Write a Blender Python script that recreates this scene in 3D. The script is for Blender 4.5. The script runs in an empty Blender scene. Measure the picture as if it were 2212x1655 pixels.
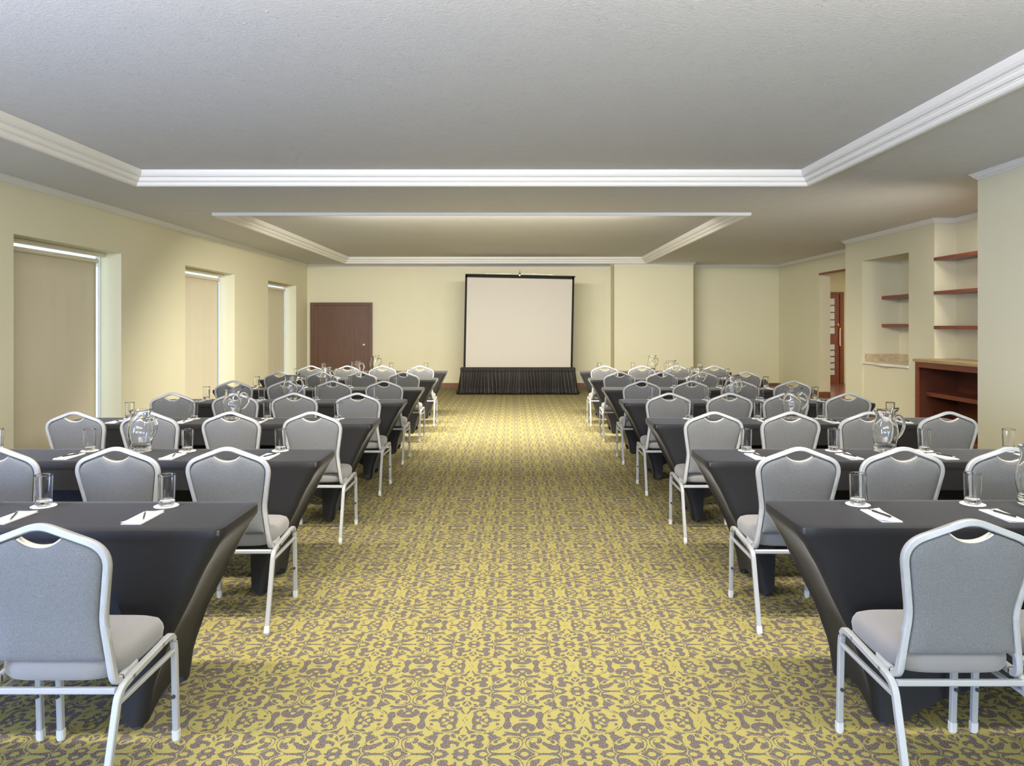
import bpy, bmesh, math, random
from mathutils import Vector, Matrix

random.seed(7)
R = math.radians
SC = bpy.context.scene
COL = SC.collection

# ------------------------------------------------------------------ camera, world, lights, exposure
cam_data = bpy.data.cameras.new('camera')
cam_data.sensor_fit = 'HORIZONTAL'
cam_data.sensor_width = 36.0
cam_data.lens = 36.0 * 1560.0 / 2212.0
cam_data.shift_x = -2.6 / 2212.0
cam_data.shift_y = -124.5 / 2212.0
cam_data.clip_start = 0.05
camera = bpy.data.objects.new('camera', cam_data)
camera.location = (0, 0, 1.51)
camera.rotation_euler = (R(90), 0, 0)
COL.objects.link(camera)
SC.camera = camera

world = bpy.data.worlds.new('daylight'); SC.world = world
world.use_nodes = True
bg = world.node_tree.nodes['Background']
bg.inputs['Color'].default_value = (0.66, 0.83, 1.0, 1)
bg.inputs['Strength'].default_value = 0.6

def area_light(name, loc, rot, sx, sy, power, color, spread=180):
    d = bpy.data.lights.new(name, 'AREA'); d.shape = 'RECTANGLE'
    d.size = sx; d.size_y = sy; d.energy = power; d.color = color; d.spread = R(spread)
    o = bpy.data.objects.new(name, d); o.location = loc; o.rotation_euler = rot
    COL.objects.link(o); return o

WARM = (1.0, 0.92, 0.79)
area_light('left_window_daylight', (-4.9, 0.4, 1.35), (R(99), 0, R(-66)), 1.9, 2.2, 165, (0.32, 0.46, 1.0))
area_light('rear_window_daylight', (-2.4, -3.9, 1.3), (R(130), 0, 0), 3.6, 2.2, 215, (0.50, 0.66, 1.0))
area_light('rear_window_daylight', (2.4, -3.9, 1.3), (R(124), 0, 0), 3.2, 2.2, 135, (0.72, 0.85, 1.0))
area_light('near_ceiling_lamp', (-0.4, -0.6, 2.9), (R(42), 0, 0), 6.4, 1.2, 75, (1.0, 0.90, 0.76))
area_light('near_ceiling_lamp', (-0.4, 2.75, 3.0), (R(38), 0, 0), 6.4, 0.16, 92, (1.0, 0.90, 0.78), 140)
area_light('added_recess_end_fill', (5.15, 7.02, 1.6), (R(82), 0, R(38)), 0.7, 1.2, 15, WARM, 130)  # added fill light, out of view behind the pier, brightens the middle rows
area_light('added_tray_fill', (-0.4, 9.62, 2.99), (R(36), 0, 0), 4.6, 0.14, 180, WARM, 150)  # added fill strip hidden behind the tray lip, brightens the far half
area_light('added_recess_fill', (5.2, 8.2, 2.94), (0, 0, 0), 0.5, 1.6, 10, WARM)  # added overhead fill, unseen in the recess behind the pier
area_light('added_vestibule_fill', (8.2, 15.6, 2.9), (0, 0, 0), 1.2, 1.2, 34, WARM)  # added fill light, unseen in the side passage, for the far end

SC.view_settings.view_transform = 'Standard'
SC.view_settings.look = 'None'
SC.view_settings.gamma = 1.0
SC.view_settings.use_curve_mapping = False
SC.view_settings.exposure = 1.45
cy = SC.cycles
cy.use_denoising = True
cy.use_adaptive_sampling = True; cy.adaptive_threshold = .045; cy.adaptive_min_samples = 16
cy.max_bounces = 14; cy.diffuse_bounces = 4; cy.glossy_bounces = 5
cy.transmission_bounces = 14; cy.transparent_max_bounces = 10
cy.sample_clamp_indirect = 4.0
cy.blur_glossy = 0.0
cy.caustics_reflective = False
cy.caustics_refractive = True

# ------------------------------------------------------------------ materials
def mat(name, color=(.5, .5, .5), rough=.6, metal=0.0, spec=.5, sheen=0.0, noise=None, bump=None, coat=0.0):
    """noise=(scale, darker factor, detail); bump=(scale, strength, distance)"""
    m = bpy.data.materials.new(name); m.use_nodes = True
    nt = m.node_tree; b = nt.nodes['Principled BSDF']
    b.inputs['Base Color'].default_value = (*color, 1)
    b.inputs['Roughness'].default_value = rough
    b.inputs['Metallic'].default_value = metal
    b.inputs['Specular IOR Level'].default_value = spec
    if sheen:
        b.inputs['Sheen Weight'].default_value = sheen
        b.inputs['Sheen Roughness'].default_value = .2 if name == 'black_stretch_cloth' else .45
    if coat: b.inputs['Coat Weight'].default_value = coat
    tc = None
    if noise or bump:
        tc = nt.nodes.new('ShaderNodeTexCoord')
    if noise:
        n = nt.nodes.new('ShaderNodeTexNoise'); n.inputs['Scale'].default_value = noise[0]
        n.inputs['Detail'].default_value = noise[2]
        nt.links.new(tc.outputs['Object'], n.inputs['Vector'])
        mx = nt.nodes.new('ShaderNodeMix'); mx.data_type = 'RGBA'
        mx.inputs[6].default_value = (*[c * noise[1] for c in color], 1)
        mx.inputs[7].default_value = (*[min(1, c * (2 - noise[1])) for c in color], 1)
        nt.links.new(n.outputs['Fac'], mx.inputs[0])
        nt.links.new(mx.outputs[2], b.inputs['Base Color'])
    if bump:
        n = nt.nodes.new('ShaderNodeTexNoise'); n.inputs['Scale'].default_value = bump[0]
        n.inputs['Detail'].default_value = 3
        nt.links.new(tc.outputs['Object'], n.inputs['Vector'])
        bp = nt.nodes.new('ShaderNodeBump'); bp.inputs['Strength'].default_value = bump[1]
        bp.inputs['Distance'].default_value = bump[2]
        nt.links.new(n.outputs['Fac'], bp.inputs['Height'])
        nt.links.new(bp.outputs['Normal'], b.inputs['Normal'])
    return m

def wood(name, c1, c2, rough=.4, scale=(1, 1, 12), coat=.1):
    m = bpy.data.materials.new(name); m.use_nodes = True
    nt = m.node_tree; b = nt.nodes['Principled BSDF']
    tc = nt.nodes.new('ShaderNodeTexCoord'); mp = nt.nodes.new('ShaderNodeMapping')
    mp.inputs['Scale'].default_value = scale
    n = nt.nodes.new('ShaderNodeTexNoise'); n.inputs['Scale'].default_value = 4; n.inputs['Detail'].default_value = 6
    n.inputs['Distortion'].default_value = .6
    cr = nt.nodes.new('ShaderNodeValToRGB')
    cr.color_ramp.elements[0].position = .3; cr.color_ramp.elements[0].color = (*c1, 1)
    cr.color_ramp.elements[1].position = .7; cr.color_ramp.elements[1].color = (*c2, 1)
    nt.links.new(tc.outputs['Object'], mp.inputs['Vector']); nt.links.new(mp.outputs[0], n.inputs['Vector'])
    nt.links.new(n.outputs['Fac'], cr.inputs[0]); nt.links.new(cr.outputs[0], b.inputs['Base Color'])
    b.inputs['Roughness'].default_value = rough; b.inputs['Coat Weight'].default_value = coat
    return m

def glass_mat(name, tint=(1, 1, 1)):
    m = bpy.data.materials.new(name); m.use_nodes = True
    nt = m.node_tree; b = nt.nodes['Principled BSDF']
    b.inputs['Base Color'].default_value = (*tint, 1)
    b.inputs['Transmission Weight'].default_value = 1
    b.inputs['Roughness'].default_value = 0.0
    b.inputs['IOR'].default_value = 1.46
    return m

def carpet_mat():
    m = bpy.data.materials.new('damask_carpet'); m.use_nodes = True
    nt = m.node_tree; b = nt.nodes['Principled BSDF']; L = nt.links; N = nt.nodes
    tc = N.new('ShaderNodeTexCoord')
    # small organic wobble of the outlines
    wob = N.new('ShaderNodeTexNoise'); wob.inputs['Scale'].default_value = 95; wob.inputs['Detail'].default_value = 1
    L.new(tc.outputs['Object'], wob.inputs['Vector'])
    ws = N.new('ShaderNodeVectorMath'); ws.operation = 'MULTIPLY_ADD'
    ws.inputs[1].default_value = (.006, .006, 0); L.new(wob.outputs['Color'], ws.inputs[0])
    L.new(tc.outputs['Object'], ws.inputs[2])
    sep = N.new('ShaderNodeSeparateXYZ'); L.new(ws.outputs[0], sep.inputs[0])
    def math0(op, a, bb):
        n = N.new('ShaderNodeMath'); n.operation = op; L.new(a, n.inputs[0]); n.inputs[1].default_value = bb
        return n.outputs[0]
    def ping(src, shift, half):
        a = N.new('ShaderNodeMath'); a.operation = 'ADD'; a.inputs[1].default_value = shift
        L.new(src, a.inputs[0])
        p = N.new('ShaderNodeMath'); p.operation = 'PINGPONG'; p.inputs[1].default_value = half
        L.new(a.outputs[0], p.inputs[0]); return p.outputs[0]
    HX, HY = .2245, .2185
    u = ping(sep.outputs['X'], .1846 - .003, HX)
    v = ping(sep.outputs['Y'], -2.7616 - .003 + 20 * HY, HY)
    SU, SV = 1.12e-4, 2.0e-4
    cb = N.new('ShaderNodeCombineXYZ'); L.new(math0('DIVIDE', u, SU), cb.inputs[0]); L.new(math0('DIVIDE', v, SV), cb.inputs[1])
    state = [cb.outputs[0]]                                              # (u, v, darkness so far)
    def math(op, a, bb):
        n = N.new('ShaderNodeMath'); n.operation = op
        for i, s in enumerate((a, bb)):
            if isinstance(s, (int, float)): n.inputs[i].default_value = s
            else: L.new(s, n.inputs[i])
        return n.outputs[0]
    def ell(cx, cy_, rx, ry, rot=0):
        mp = N.new('ShaderNodeMapping'); mp.vector_type = 'TEXTURE'
        mp.inputs['Location'].default_value = (cx, cy_, 0)
        mp.inputs['Rotation'].default_value = (0, 0, R(rot))
        mp.inputs['Scale'].default_value = (rx, ry, 1e6)
        L.new(state[0], mp.inputs['Vector'])
        ln = N.new('ShaderNodeVectorMath'); ln.operation = 'LENGTH'; L.new(mp.outputs[0], ln.inputs[0])
        return ln.outputs['Value']
    def put(val, lim, dark):
        c = N.new('ShaderNodeCombineXYZ'); k = -1e5 if dark else 1e5
        c.inputs[0].default_value = k; c.inputs[1].default_value = k
        L.new(math('LESS_THAN' if dark else 'GREATER_THAN', val, lim), c.inputs[2])
        o = N.new('ShaderNodeVectorMath'); o.operation = 'MAXIMUM' if dark else 'MINIMUM'
        L.new(state[0], o.inputs[0]); L.new(c.outputs[0], o.inputs[1]); state[0] = o.outputs[0]
    def E(dark, *a): put(ell(*a), 1.0, dark)
    def RING(dark, cx, cy_, rx, ry, w, rot=0): put(math('ABSOLUTE', math('SUBTRACT', ell(cx, cy_, rx, ry, rot), 1.0), 0), w, dark)
    # shapes of the quarter repeat, traced as ellipses: (1 dark / 0 yellow, x, y, rx, ry, rotation)
    def conv(zx, zy):
        py = 1545 + zy / 15.255; Z = 2355.6 / (py - 703); X = (995 + zx / 15.255 - 1108.6) * Z / 1560
        return (X + .1846) / SU, (2.7616 - Z) / SV
    def T(d_, zx, zy, rx, ry, rot=0):
        a_, b_ = conv(zx, zy); g = (1.08, 14) if d_ else (.96, 0); E(d_, a_, b_, rx * g[0] + g[1], ry * g[0] + g[1], rot)
    a_, b_ = conv(1500, 1010); RING(1, a_, b_, 545, 245, .032, -12)
    for q in [(0, 1250, 850, 330, 130, -25), (1, 140, 155, 80, 34), (1, 145, 155, 24, 100),
              (1, 540, 160, 150, 190), (1, 570, 370, 165, 65), (1, 820, 350, 100, 48, -15), (0, 565, 175, 62, 45), (1, 620, 515, 190, 55, 5), (0, 600, 385, 108, 92),
              (1, 850, 170, 165, 108), (0, 760, 262, 140, 26, 28), (0, 845, 180, 70, 42), (1, 1150, 160, 160, 34), (1, 1215, 305, 45, 26, -10),
              (1, 430, 465, 85, 15, 28), (1, 345, 590, 120, 56, 18), (1, 220, 460, 95, 18, 48),
              (1, 1250, 440, 115, 34, -25), (1, 985, 580, 95, 54, -15), (1, 1100, 500, 110, 12, -22), (1, 830, 592, 60, 12, -10),
              (1, 1545, 120, 66, 220), (1, 1535, 330, 128, 112), (1, 2060, 150, 140, 36),
              (1, 2085, 415, 360, 150), (0, 1720, 575, 290, 52, 5), (1, 2060, 560, 95, 100), (1, 1890, 660, 330, 52, 8), (1, 2085, 730, 170, 80),
              (0, 1900, 505, 84, 62), (1, 1850, 492, 60, 32, -20), (0, 2080, 402, 95, 40), (0, 2085, 655, 100, 58),
              (1, 1540, 572, 90, 13, 12), (1, 1470, 650, 80, 26, -12),
              (1, 1060, 740, 140, 80, 8), (1, 1210, 770, 120, 46), (1, 960, 900, 66, 150), (1, 1080, 1050, 260, 82, -5), (1, 1370, 975, 130, 44, -22),
              (0, 1130, 905, 128, 84, -10), (1, 1155, 880, 58, 32, -20), (0, 1360, 850, 150, 50, -35),
              (1, 1610, 850, 85, 66, 15), (1, 1830, 950, 90, 125, 12), (1, 1730, 1040, 115, 48, -25), (0, 1780, 850, 130, 50, 12),
              (1, 640, 760, 125, 85, 35), (1, 410, 695, 85, 24, -25), (1, 560, 960, 175, 112, 8), (1, 370, 895, 190, 32, -8), (1, 220, 970, 60, 50),
              (0, 330, 1005, 112, 58, -15), (0, 800, 880, 115, 66, -10), (1, 80, 755, 130, 82), (1, 50, 870, 15, 70),
              (1, 90, 1286, 190, 180), (0, 20, 1180, 100, 52), (1, 730, 1286, 285, 118), (1, 1060, 1286, 190, 36), (0, 375, 1195, 125, 70, -10),
              (0, 740, 1286, 135, 62), (1, 1320, 1278, 300, 11), (1, 2090, 1286, 285, 150), (0, 2090, 1286, 112, 72)]: T(*q)
    for zx, zy, rx, ry, w, rot in ((800, 150, 660, 425, .038, 0), (480, 880, 430, 262, .06, 0), (1500, 1010, 610, 292, .03, -12)):
        a_, b_ = conv(zx, zy); RING(0, a_, b_, rx, ry, w, rot)
    fin = N.new('ShaderNodeSeparateXYZ'); L.new(state[0], fin.inputs[0]); dark = fin.outputs[2]
    # yarn speckle
    sp = N.new('ShaderNodeTexNoise'); sp.inputs['Scale'].default_value = 300; sp.inputs['Detail'].default_value = 1
    L.new(tc.outputs['Object'], sp.inputs['Vector'])
    def ramp(c1, c2, lo, hi):
        r = N.new('ShaderNodeValToRGB'); r.color_ramp.elements[0].position = lo; r.color_ramp.elements[1].position = hi
        r.color_ramp.elements[0].color = (*c1, 1); r.color_ramp.elements[1].color = (*c2, 1)
        L.new(sp.outputs['Fac'], r.inputs[0]); return r.outputs[0]
    yel = ramp((.245, .218, .066), (.360, .324, .112), .3, .7)
    drk = ramp((.038, .032, .028), (.25, .215, .19), .38, .68)
    mx = N.new('ShaderNodeMix'); mx.data_type = 'RGBA'
    L.new(dark, mx.inputs[0]); L.new(yel, mx.inputs[6]); L.new(drk, mx.inputs[7])
    L.new(mx.outputs[2], b.inputs['Base Color'])
    b.inputs['Roughness'].default_value = .95; b.inputs['Specular IOR Level'].default_value = .1
    bp = N.new('ShaderNodeBump'); bp.inputs['Strength'].default_value = .5; bp.inputs['Distance'].default_value = .004
    L.new(sp.outputs['Fac'], bp.inputs['Height']); L.new(bp.outputs['Normal'], b.inputs['Normal'])
    return m

def ceiling_mat():
    m = mat('textured_plaster', (.69, .685, .675), .85, spec=.2)
    nt = m.node_tree; b = nt.nodes['Principled BSDF']; N = nt.nodes; L = nt.links
    tc = N.new('ShaderNodeTexCoord')
    mp = N.new('ShaderNodeMapping'); mp.inputs['Scale'].default_value = (16, 26, 16)
    mp.inputs['Rotation'].default_value = (0, 0, R(10))
    L.new(tc.outputs['Object'], mp.inputs[0])
    n = N.new('ShaderNodeTexNoise'); n.inputs['Scale'].default_value = 1.0; n.inputs['Detail'].default_value = 2
    n.inputs['Distortion'].default_value = .8
    L.new(mp.outputs[0], n.inputs['Vector'])
    r = N.new('ShaderNodeValToRGB'); r.color_ramp.elements[0].position = .485; r.color_ramp.elements[1].position = .515
    r.color_ramp.elements[1].color = (0, 0, 0, 1); e = r.color_ramp.elements.new(.5); e.color = (1, 1, 1, 1)
    L.new(n.outputs['Fac'], r.inputs[0])
    n2 = N.new('ShaderNodeTexNoise'); n2.inputs['Scale'].default_value = 7; n2.inputs['Detail'].default_value = 1
    L.new(tc.outputs['Object'], n2.inputs['Vector'])
    r2 = N.new('ShaderNodeValToRGB'); r2.color_ramp.elements[0].position = .40; r2.color_ramp.elements[1].position = .60
    L.new(n2.outputs['Fac'], r2.inputs[0])
    n3 = N.new('ShaderNodeTexNoise'); n3.inputs['Scale'].default_value = 60; n3.inputs['Detail'].default_value = 2
    L.new(tc.outputs['Object'], n3.inputs['Vector'])
    mu = N.new('ShaderNodeMath'); mu.operation = 'MULTIPLY'; L.new(r.outputs[0], mu.inputs[0]); L.new(r2.outputs[0], mu.inputs[1])
    ad = N.new('ShaderNodeMath'); ad.operation = 'MULTIPLY_ADD'; L.new(n3.outputs['Fac'], ad.inputs[0]); ad.inputs[1].default_value = .45; L.new(mu.outputs[0], ad.inputs[2])
    bp = N.new('ShaderNodeBump'); bp.inputs['Strength'].default_value = .6; bp.inputs['Distance'].default_value = .005
    L.new(ad.outputs[0], bp.inputs['Height']); L.new(bp.outputs['Normal'], b.inputs['Normal'])
    return m

def coaster_mat():
    m = mat('paper_coaster', (.86, .86, .83), .8)
    nt = m.node_tree; b = nt.nodes['Principled BSDF']; N = nt.nodes; L = nt.links
    tc = N.new('ShaderNodeTexCoord'); sep = N.new('ShaderNodeSeparateXYZ'); L.new(tc.outputs['Object'], sep.inputs[0])
    ln = N.new('ShaderNodeVectorMath'); ln.operation = 'LENGTH'
    L.new(tc.outputs['Object'], ln.inputs[0])
    def M(op, a, bb):
        n = N.new('ShaderNodeMath'); n.operation = op
        for i, s in enumerate((a, bb)):
            if isinstance(s, (int, float)): n.inputs[i].default_value = s
            else: L.new(s, n.inputs[i])
        return n.outputs[0]
    ring = M('LESS_THAN', M('ABSOLUTE', M('SUBTRACT', ln.outputs['Value'], .026), 0), .003)
    n = N.new('ShaderNodeTexNoise'); n.inputs['Scale'].default_value = 300; L.new(tc.outputs['Object'], n.inputs['Vector'])
    f = M('MULTIPLY', ring, M('GREATER_THAN', n.outputs['Fac'], .5))
    mx = N.new('ShaderNodeMix'); mx.data_type = 'RGBA'
    L.new(f, mx.inputs[0]); mx.inputs[6].default_value = (.86, .86, .83, 1); mx.inputs[7].default_value = (.25, .24, .22, 1)
    L.new(mx.outputs[2], b.inputs['Base Color'])
    return m

def marble_mat(name, c1, c2, scale):
    m = wood(name, c1, c2, .25, (1, 1, 1), .2)
    m.node_tree.nodes['Noise Texture'].inputs['Scale'].default_value = scale
    m.node_tree.nodes['Noise Texture'].inputs['Distortion'].default_value = 1.5
    return m

M = dict(
    wall=mat('cream_paint', (.73, .70, .51), .75, spec=.25, noise=(1.3, .985, 3), bump=(14, .12, .01)),
    ceil=ceiling_mat(),
    mould=mat('moulding_paint', (.84, .825, .78), .45, spec=.4),
    carpet=carpet_mat(),
    base=wood('brown_baseboard', (.15, .065, .03), (.22, .10, .05), .4, (4, 4, 30)),
    door=wood('dark_brown_door', (.112, .056, .030), (.150, .078, .042), .35, (9, 9, .7)),
    red=wood('red_brown_wood', (.185, .050, .026), (.24, .070, .036), .38, (2, 1, 9)),
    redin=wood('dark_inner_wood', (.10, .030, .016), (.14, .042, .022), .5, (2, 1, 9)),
    tanwood=wood('tan_wood', (.42, .30, .14), (.52, .38, .20), .4, (8, 1, 3)),
    frame=mat('white_powder_coat', (.34, .35, .345), .36, spec=.5, noise=(9, .96, 2)),
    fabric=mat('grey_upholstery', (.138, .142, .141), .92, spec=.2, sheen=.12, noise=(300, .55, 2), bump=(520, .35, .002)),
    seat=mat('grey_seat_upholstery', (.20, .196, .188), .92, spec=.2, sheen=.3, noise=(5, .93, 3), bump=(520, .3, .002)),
    trim=mat('back_trim', (.55, .52, .44), .6),
    cap=mat('clear_foot_cap', (.55, .56, .54), .35),
    rubber=mat('black_rubber', (.03, .03, .03), .6),
    cloth=mat('black_stretch_cloth', (.016, .0157, .0167), .52, spec=.3, sheen=.4, noise=(3, .9, 2), bump=(700, .15, .001)),
    steel=mat('dark_steel', (.10, .10, .10), .4, metal=.6),
    board=mat('tabletop_board', (.05, .045, .04), .6),
    glass=glass_mat('clear_glass'),
    pane=glass_mat('window_glass'),
    coaster=coaster_mat(),
    paper=mat('white_paper', (.86, .86, .87), .7),
    pen=mat('black_pen', (.02, .02, .022), .25),
    chrome=mat('chrome', (.7, .7, .7), .18, metal=1),
    brass=mat('brass', (.75, .52, .20), .25, metal=1),
    screen=mat('matte_screen', (.47, .447, .398), .6, spec=.3),
    black=mat('black_paint', (.008, .0075, .007), .6, spec=.15),
    skirt=mat('black_satin_skirt', (.012, .010, .009), .5, spec=.3),
    blind=mat('beige_blind', (.72, .67, .52), .85, spec=.2, noise=(3, .985, 2)),
    alum=mat('white_aluminium', (.75, .78, .80), .4),
    tile=marble_mat('red_brown_marble', (.10, .035, .022), (.28, .14, .10), 9),
    marble=marble_mat('tan_marble', (.46, .35, .20), (.68, .57, .40), 12),
    slab=mat('cream_stone', (.80, .76, .64), .3),
    frost=mat('frosted_pane', (.62, .66, .68), .35),
    outlet=mat('ivory_plastic', (.62, .58, .38), .4),
    rear=mat('rear_wall_paint', (.70, .665, .475), .8),
)

# ------------------------------------------------------------------ mesh helpers
def link(name, bm, m, parent=None, smooth=None, loc=None):
    me = bpy.data.meshes.new(name)
    bmesh.ops.recalc_face_normals(bm, faces=bm.faces)
    bm.to_mesh(me); bm.free()
    if m: me.materials.append(m)
    if smooth is not None:
        me.shade_smooth()
        if smooth < 180: me.set_sharp_from_angle(angle=R(smooth))
    o = bpy.data.objects.new(name, me); COL.objects.link(o)
    if parent: o.parent = parent
    if loc: o.location = loc
    return o

def struct(o): o['kind'] = 'structure'; return o

def tag(o, label, cat, group=None):
    o['label'] = label; o['category'] = cat
    if group: o['group'] = group
    return o

def empty(name, loc=(0, 0, 0), rz=0):
    o = bpy.data.objects.new(name, None); COL.objects.link(o)
    o.empty_display_size = .1; o.location = loc; o.rotation_euler = (0, 0, rz); return o

def bx(bm, x0, x1, y0, y1, z0, z1, bev=0):
    vs = [bm.verts.new((x, y, z)) for x in (x0, x1) for y in (y0, y1) for z in (z0, z1)]
    fs = [bm.faces.new([vs[i] for i in q]) for q in ((0, 1, 3, 2), (4, 6, 7, 5), (0, 4, 5, 1), (2, 3, 7, 6), (0, 2, 6, 4), (1, 5, 7, 3))]
    if bev:
        es = {e for f in fs for e in f.edges}
        bmesh.ops.bevel(bm, geom=list(es), offset=bev, segments=2, profile=.5, affect='EDGES')

def box(name, m, x0, x1, y0, y1, z0, z1, bev=0, parent=None):
    bm = bmesh.new(); bx(bm, x0, x1, y0, y1, z0, z1, bev); return link(name, bm, m, parent)

def smooth_path(pts, n=6):
    """Catmull-Rom through pts"""
    P = [Vector(p) for p in pts]; out = []
    for i in range(len(P) - 1):
        p0 = P[i - 1] if i else P[0] * 2 - P[1]; p1 = P[i]; p2 = P[i + 1]
        p3 = P[i + 2] if i + 2 < len(P) else P[-1] * 2 - P[-2]
        for k in range(n):
            t = k / n
            out.append(.5 * ((2 * p1) + (p2 - p0) * t + (2 * p0 - 5 * p1 + 4 * p2 - p3) * t * t + (3 * p1 - p0 - 3 * p2 + p3) * t ** 3))
    out.append(P[-1]); return out

def fillet(pts, rads, n=5):
    P = [Vector(p) for p in pts]; out = [P[0]]
    for i in range(1, len(P) - 1):
        r = rads[i - 1] if isinstance(rads, (list, tuple)) else rads
        a = P[i] + (P[i - 1] - P[i]).normalized() * r; c = P[i] + (P[i + 1] - P[i]).normalized() * r
        for k in range(n + 1):
            t = k / n; out.append(a * (1 - t) ** 2 + P[i] * 2 * t * (1 - t) + c * t * t)
    out.append(P[-1]); return out

def sq(w, h, c):
    w /= 2; h /= 2
    return [(w - c, -h), (w, -h + c), (w, h - c), (w - c, h), (-w + c, h), (-w, h - c), (-w, -h + c), (-w + c, -h)]

def circ(r, n=10): return [(r * math.cos(2 * math.pi * i / n), r * math.sin(2 * math.pi * i / n)) for i in range(n)]

def sweep(bm, path, sec, side=None, closed=False, scale=None):
    """sweep a section along a path; side = fixed lateral axis hint (sec x) or None for parallel transport"""
    P = [Vector(p) for p in path]; n = len(P); rings = []
    nrm = None
    for i, p in enumerate(P):
        if closed: t = (P[(i + 1) % n] - P[i - 1]).normalized()
        elif i == 0: t = (P[1] - P[0]).normalized()
        elif i == n - 1: t = (P[-1] - P[-2]).normalized()
        else: t = ((P[i + 1] - P[i]).normalized() + (P[i] - P[i - 1]).normalized()).normalized()
        if side is not None:
            a = Vector(side); a = (a - t * a.dot(t)).normalized()
        else:
            if nrm is None:
                h = Vector((0, 0, 1)) if abs(t.z) < .9 else Vector((1, 0, 0))
                nrm = (h - t * h.dot(t)).normalized()
            else: nrm = (nrm - t * nrm.dot(t)).normalized()
            a = nrm
        b = t.cross(a); s = scale[i] if scale else 1
        rings.append([bm.verts.new(p + a * x * s + b * y * s) for x, y in sec])
    m = len(sec); rng = range(n if closed else n - 1)
    for i in rng:
        r0, r1 = rings[i], rings[(i + 1) % n]
        for k in range(m): bm.faces.new((r0[k], r0[(k + 1) % m], r1[(k + 1) % m], r1[k]))
    if not closed:
        bm.faces.new(rings[0][::-1]); bm.faces.new(rings[-1])

def lathe(bm, prof, n=32, deform=None):
    rings = []
    for r, z in prof:
        if r < 1e-6:
            p = Vector((0, 0, z)); rings.append([bm.verts.new(p)])
        else:
            ring = []
            for i in range(n):
                a = 2 * math.pi * i / n; p = Vector((r * math.cos(a), r * math.sin(a), z))
                if deform: p = deform(p, a)
                ring.append(bm.verts.new(p))
            rings.append(ring)
    for a, b in zip(rings[:-1], rings[1:]):
        if len(a) == 1 and len(b) == 1: continue
        for i in range(n):
            j = (i + 1) % n
            if len(a) == 1: bm.faces.new((a[0], b[i], b[j]))
            elif len(b) == 1: bm.faces.new((a[i], a[j], b[0]))
            else: bm.faces.new((a[i], a[j], b[j], b[i]))

def wall_panel(bm, axis, c0, c1, a0, a1, z0, z1, holes):
    """box wall between c0..c1 on `axis`, spanning a0..a1 and z0..z1, with rectangular holes (h0,h1,hz0,hz1)"""
    A = sorted({a0, a1, *[h[0] for h in holes], *[h[1] for h in holes]})
    Z = sorted({z0, z1, *[h[2] for h in holes], *[h[3] for h in holes]})
    for i in range(len(A) - 1):
        k = 0
        while k < len(Z) - 1:
            am, zm = (A[i] + A[i + 1]) / 2, (Z[k] + Z[k + 1]) / 2
            if any(h[0] < am < h[1] and h[2] < zm < h[3] for h in holes): k += 1; continue
            kk = k
            while kk + 1 < len(Z) - 1 and not any(h[0] < am < h[1] and h[2] < (Z[kk + 1] + Z[kk + 2]) / 2 < h[3] for h in holes): kk += 1
            if axis == 'x': bx(bm, c0, c1, A[i], A[i + 1], Z[k], Z[kk + 1])
            else: bx(bm, A[i], A[i + 1], c0, c1, Z[k], Z[kk + 1])
            k = kk + 1

def copy_tree(o, parent=None):
    c = o.copy(); COL.objects.link(c)
    if parent is not None: c.parent = parent
    for ch in list(o.children): copy_tree(ch, c)
    return c

# ------------------------------------------------------------------ room shell
XL, YB, HC, HU = -4.96, 17.4, 2.97, 3.078
YR = -4.0
WIN = [(7.17, 9.14), (10.92, 12.86), (14.62, 16.5)]

struct(box('floor', M['carpet'], XL - .4, 6.4, YR - .2, YB + .2, -.05, 0))
bmv = bmesh.new(); bx(bmv, 6.4, 9.6, 12.4, 18.8, -.05, 0)
vf = struct(link('floor', bmv, None)); vf.data.materials.append(M['base']); vf.name = 'floor_vestibule'
TS = .5
for i in range(6):
    for j in range(12):
        x0, y0 = 6.41 + i * TS, 12.7 + j * TS
        t = box('tile', M['tile'], x0 + .002, x0 + TS - .002, y0 + .002, min(y0 + TS, 18.72) - .002, 0, .008, parent=vf)

bm = bmesh.new(); wall_panel(bm, 'x', XL - .3, XL, YR - .2, YB + .2, -.05, 3.3, [(a, b, .06, 2.42) for a, b in WIN])
struct(link('wall_left', bm, M['wall']))
bm = bmesh.new(); bx(bm, XL - .3, 6.6, YB, YB + .2, -.05, 3.3)
struct(link('wall_back', bm, M['wall']))
PIER = (2.347, 4.18, 16.76)
struct(box('wall_back_pier', M['wall'], PIER[0], PIER[1], PIER[2], YB + .01, 0, 3.0))
XR1, YP = 4.47, 6.95
XF, YF0, YF1 = 5.75, 9.86, 12.5
XRC = 6.05
struct(box('wall_right', M['wall'], XR1, 7.0, YR - .2, YP, 0, 3.3))
struct(box('wall_right_recess', M['wall'], XRC, 7.0, YP, YF0, 0, 3.3))
bm = bmesh.new(); NI = (10.5, 11.9, .0, 2.57)
wall_panel(bm, 'x', XF, 6.36, YF0, YF1, 0, 3.3, [NI]); bx(bm, 6.36, 7.0, YF0, YF1, 0, 3.3)
bx(bm, XF + .02, 6.36, NI[0], NI[1], 0, .885)
struct(link('wall_right_niche', bm, M['wall']))
XO = 6.40
bm = bmesh.new(); bx(bm, XO, XO + .23, 15.1, YB + .05, 0, 3.3); bx(bm, XO, XO + .23, YF1, 15.1, 2.58, 3.3)
struct(link('wall_right_far', bm, M['wall']))
bm = bmesh.new(); bx(bm, XO + .2, 9.8, 18.72, 18.9, 0, 3.3); bx(bm, 9.6, 9.8, 12.3, 18.8, 0, 3.3)
bx(bm, 6.9, 9.8, 12.3, 12.5, 0, 3.3); bx(bm, XO + .03, XO + .23, YB, 18.8, 0, 3.3)
struct(link('wall_vestibule', bm, M['wall']))
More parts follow.
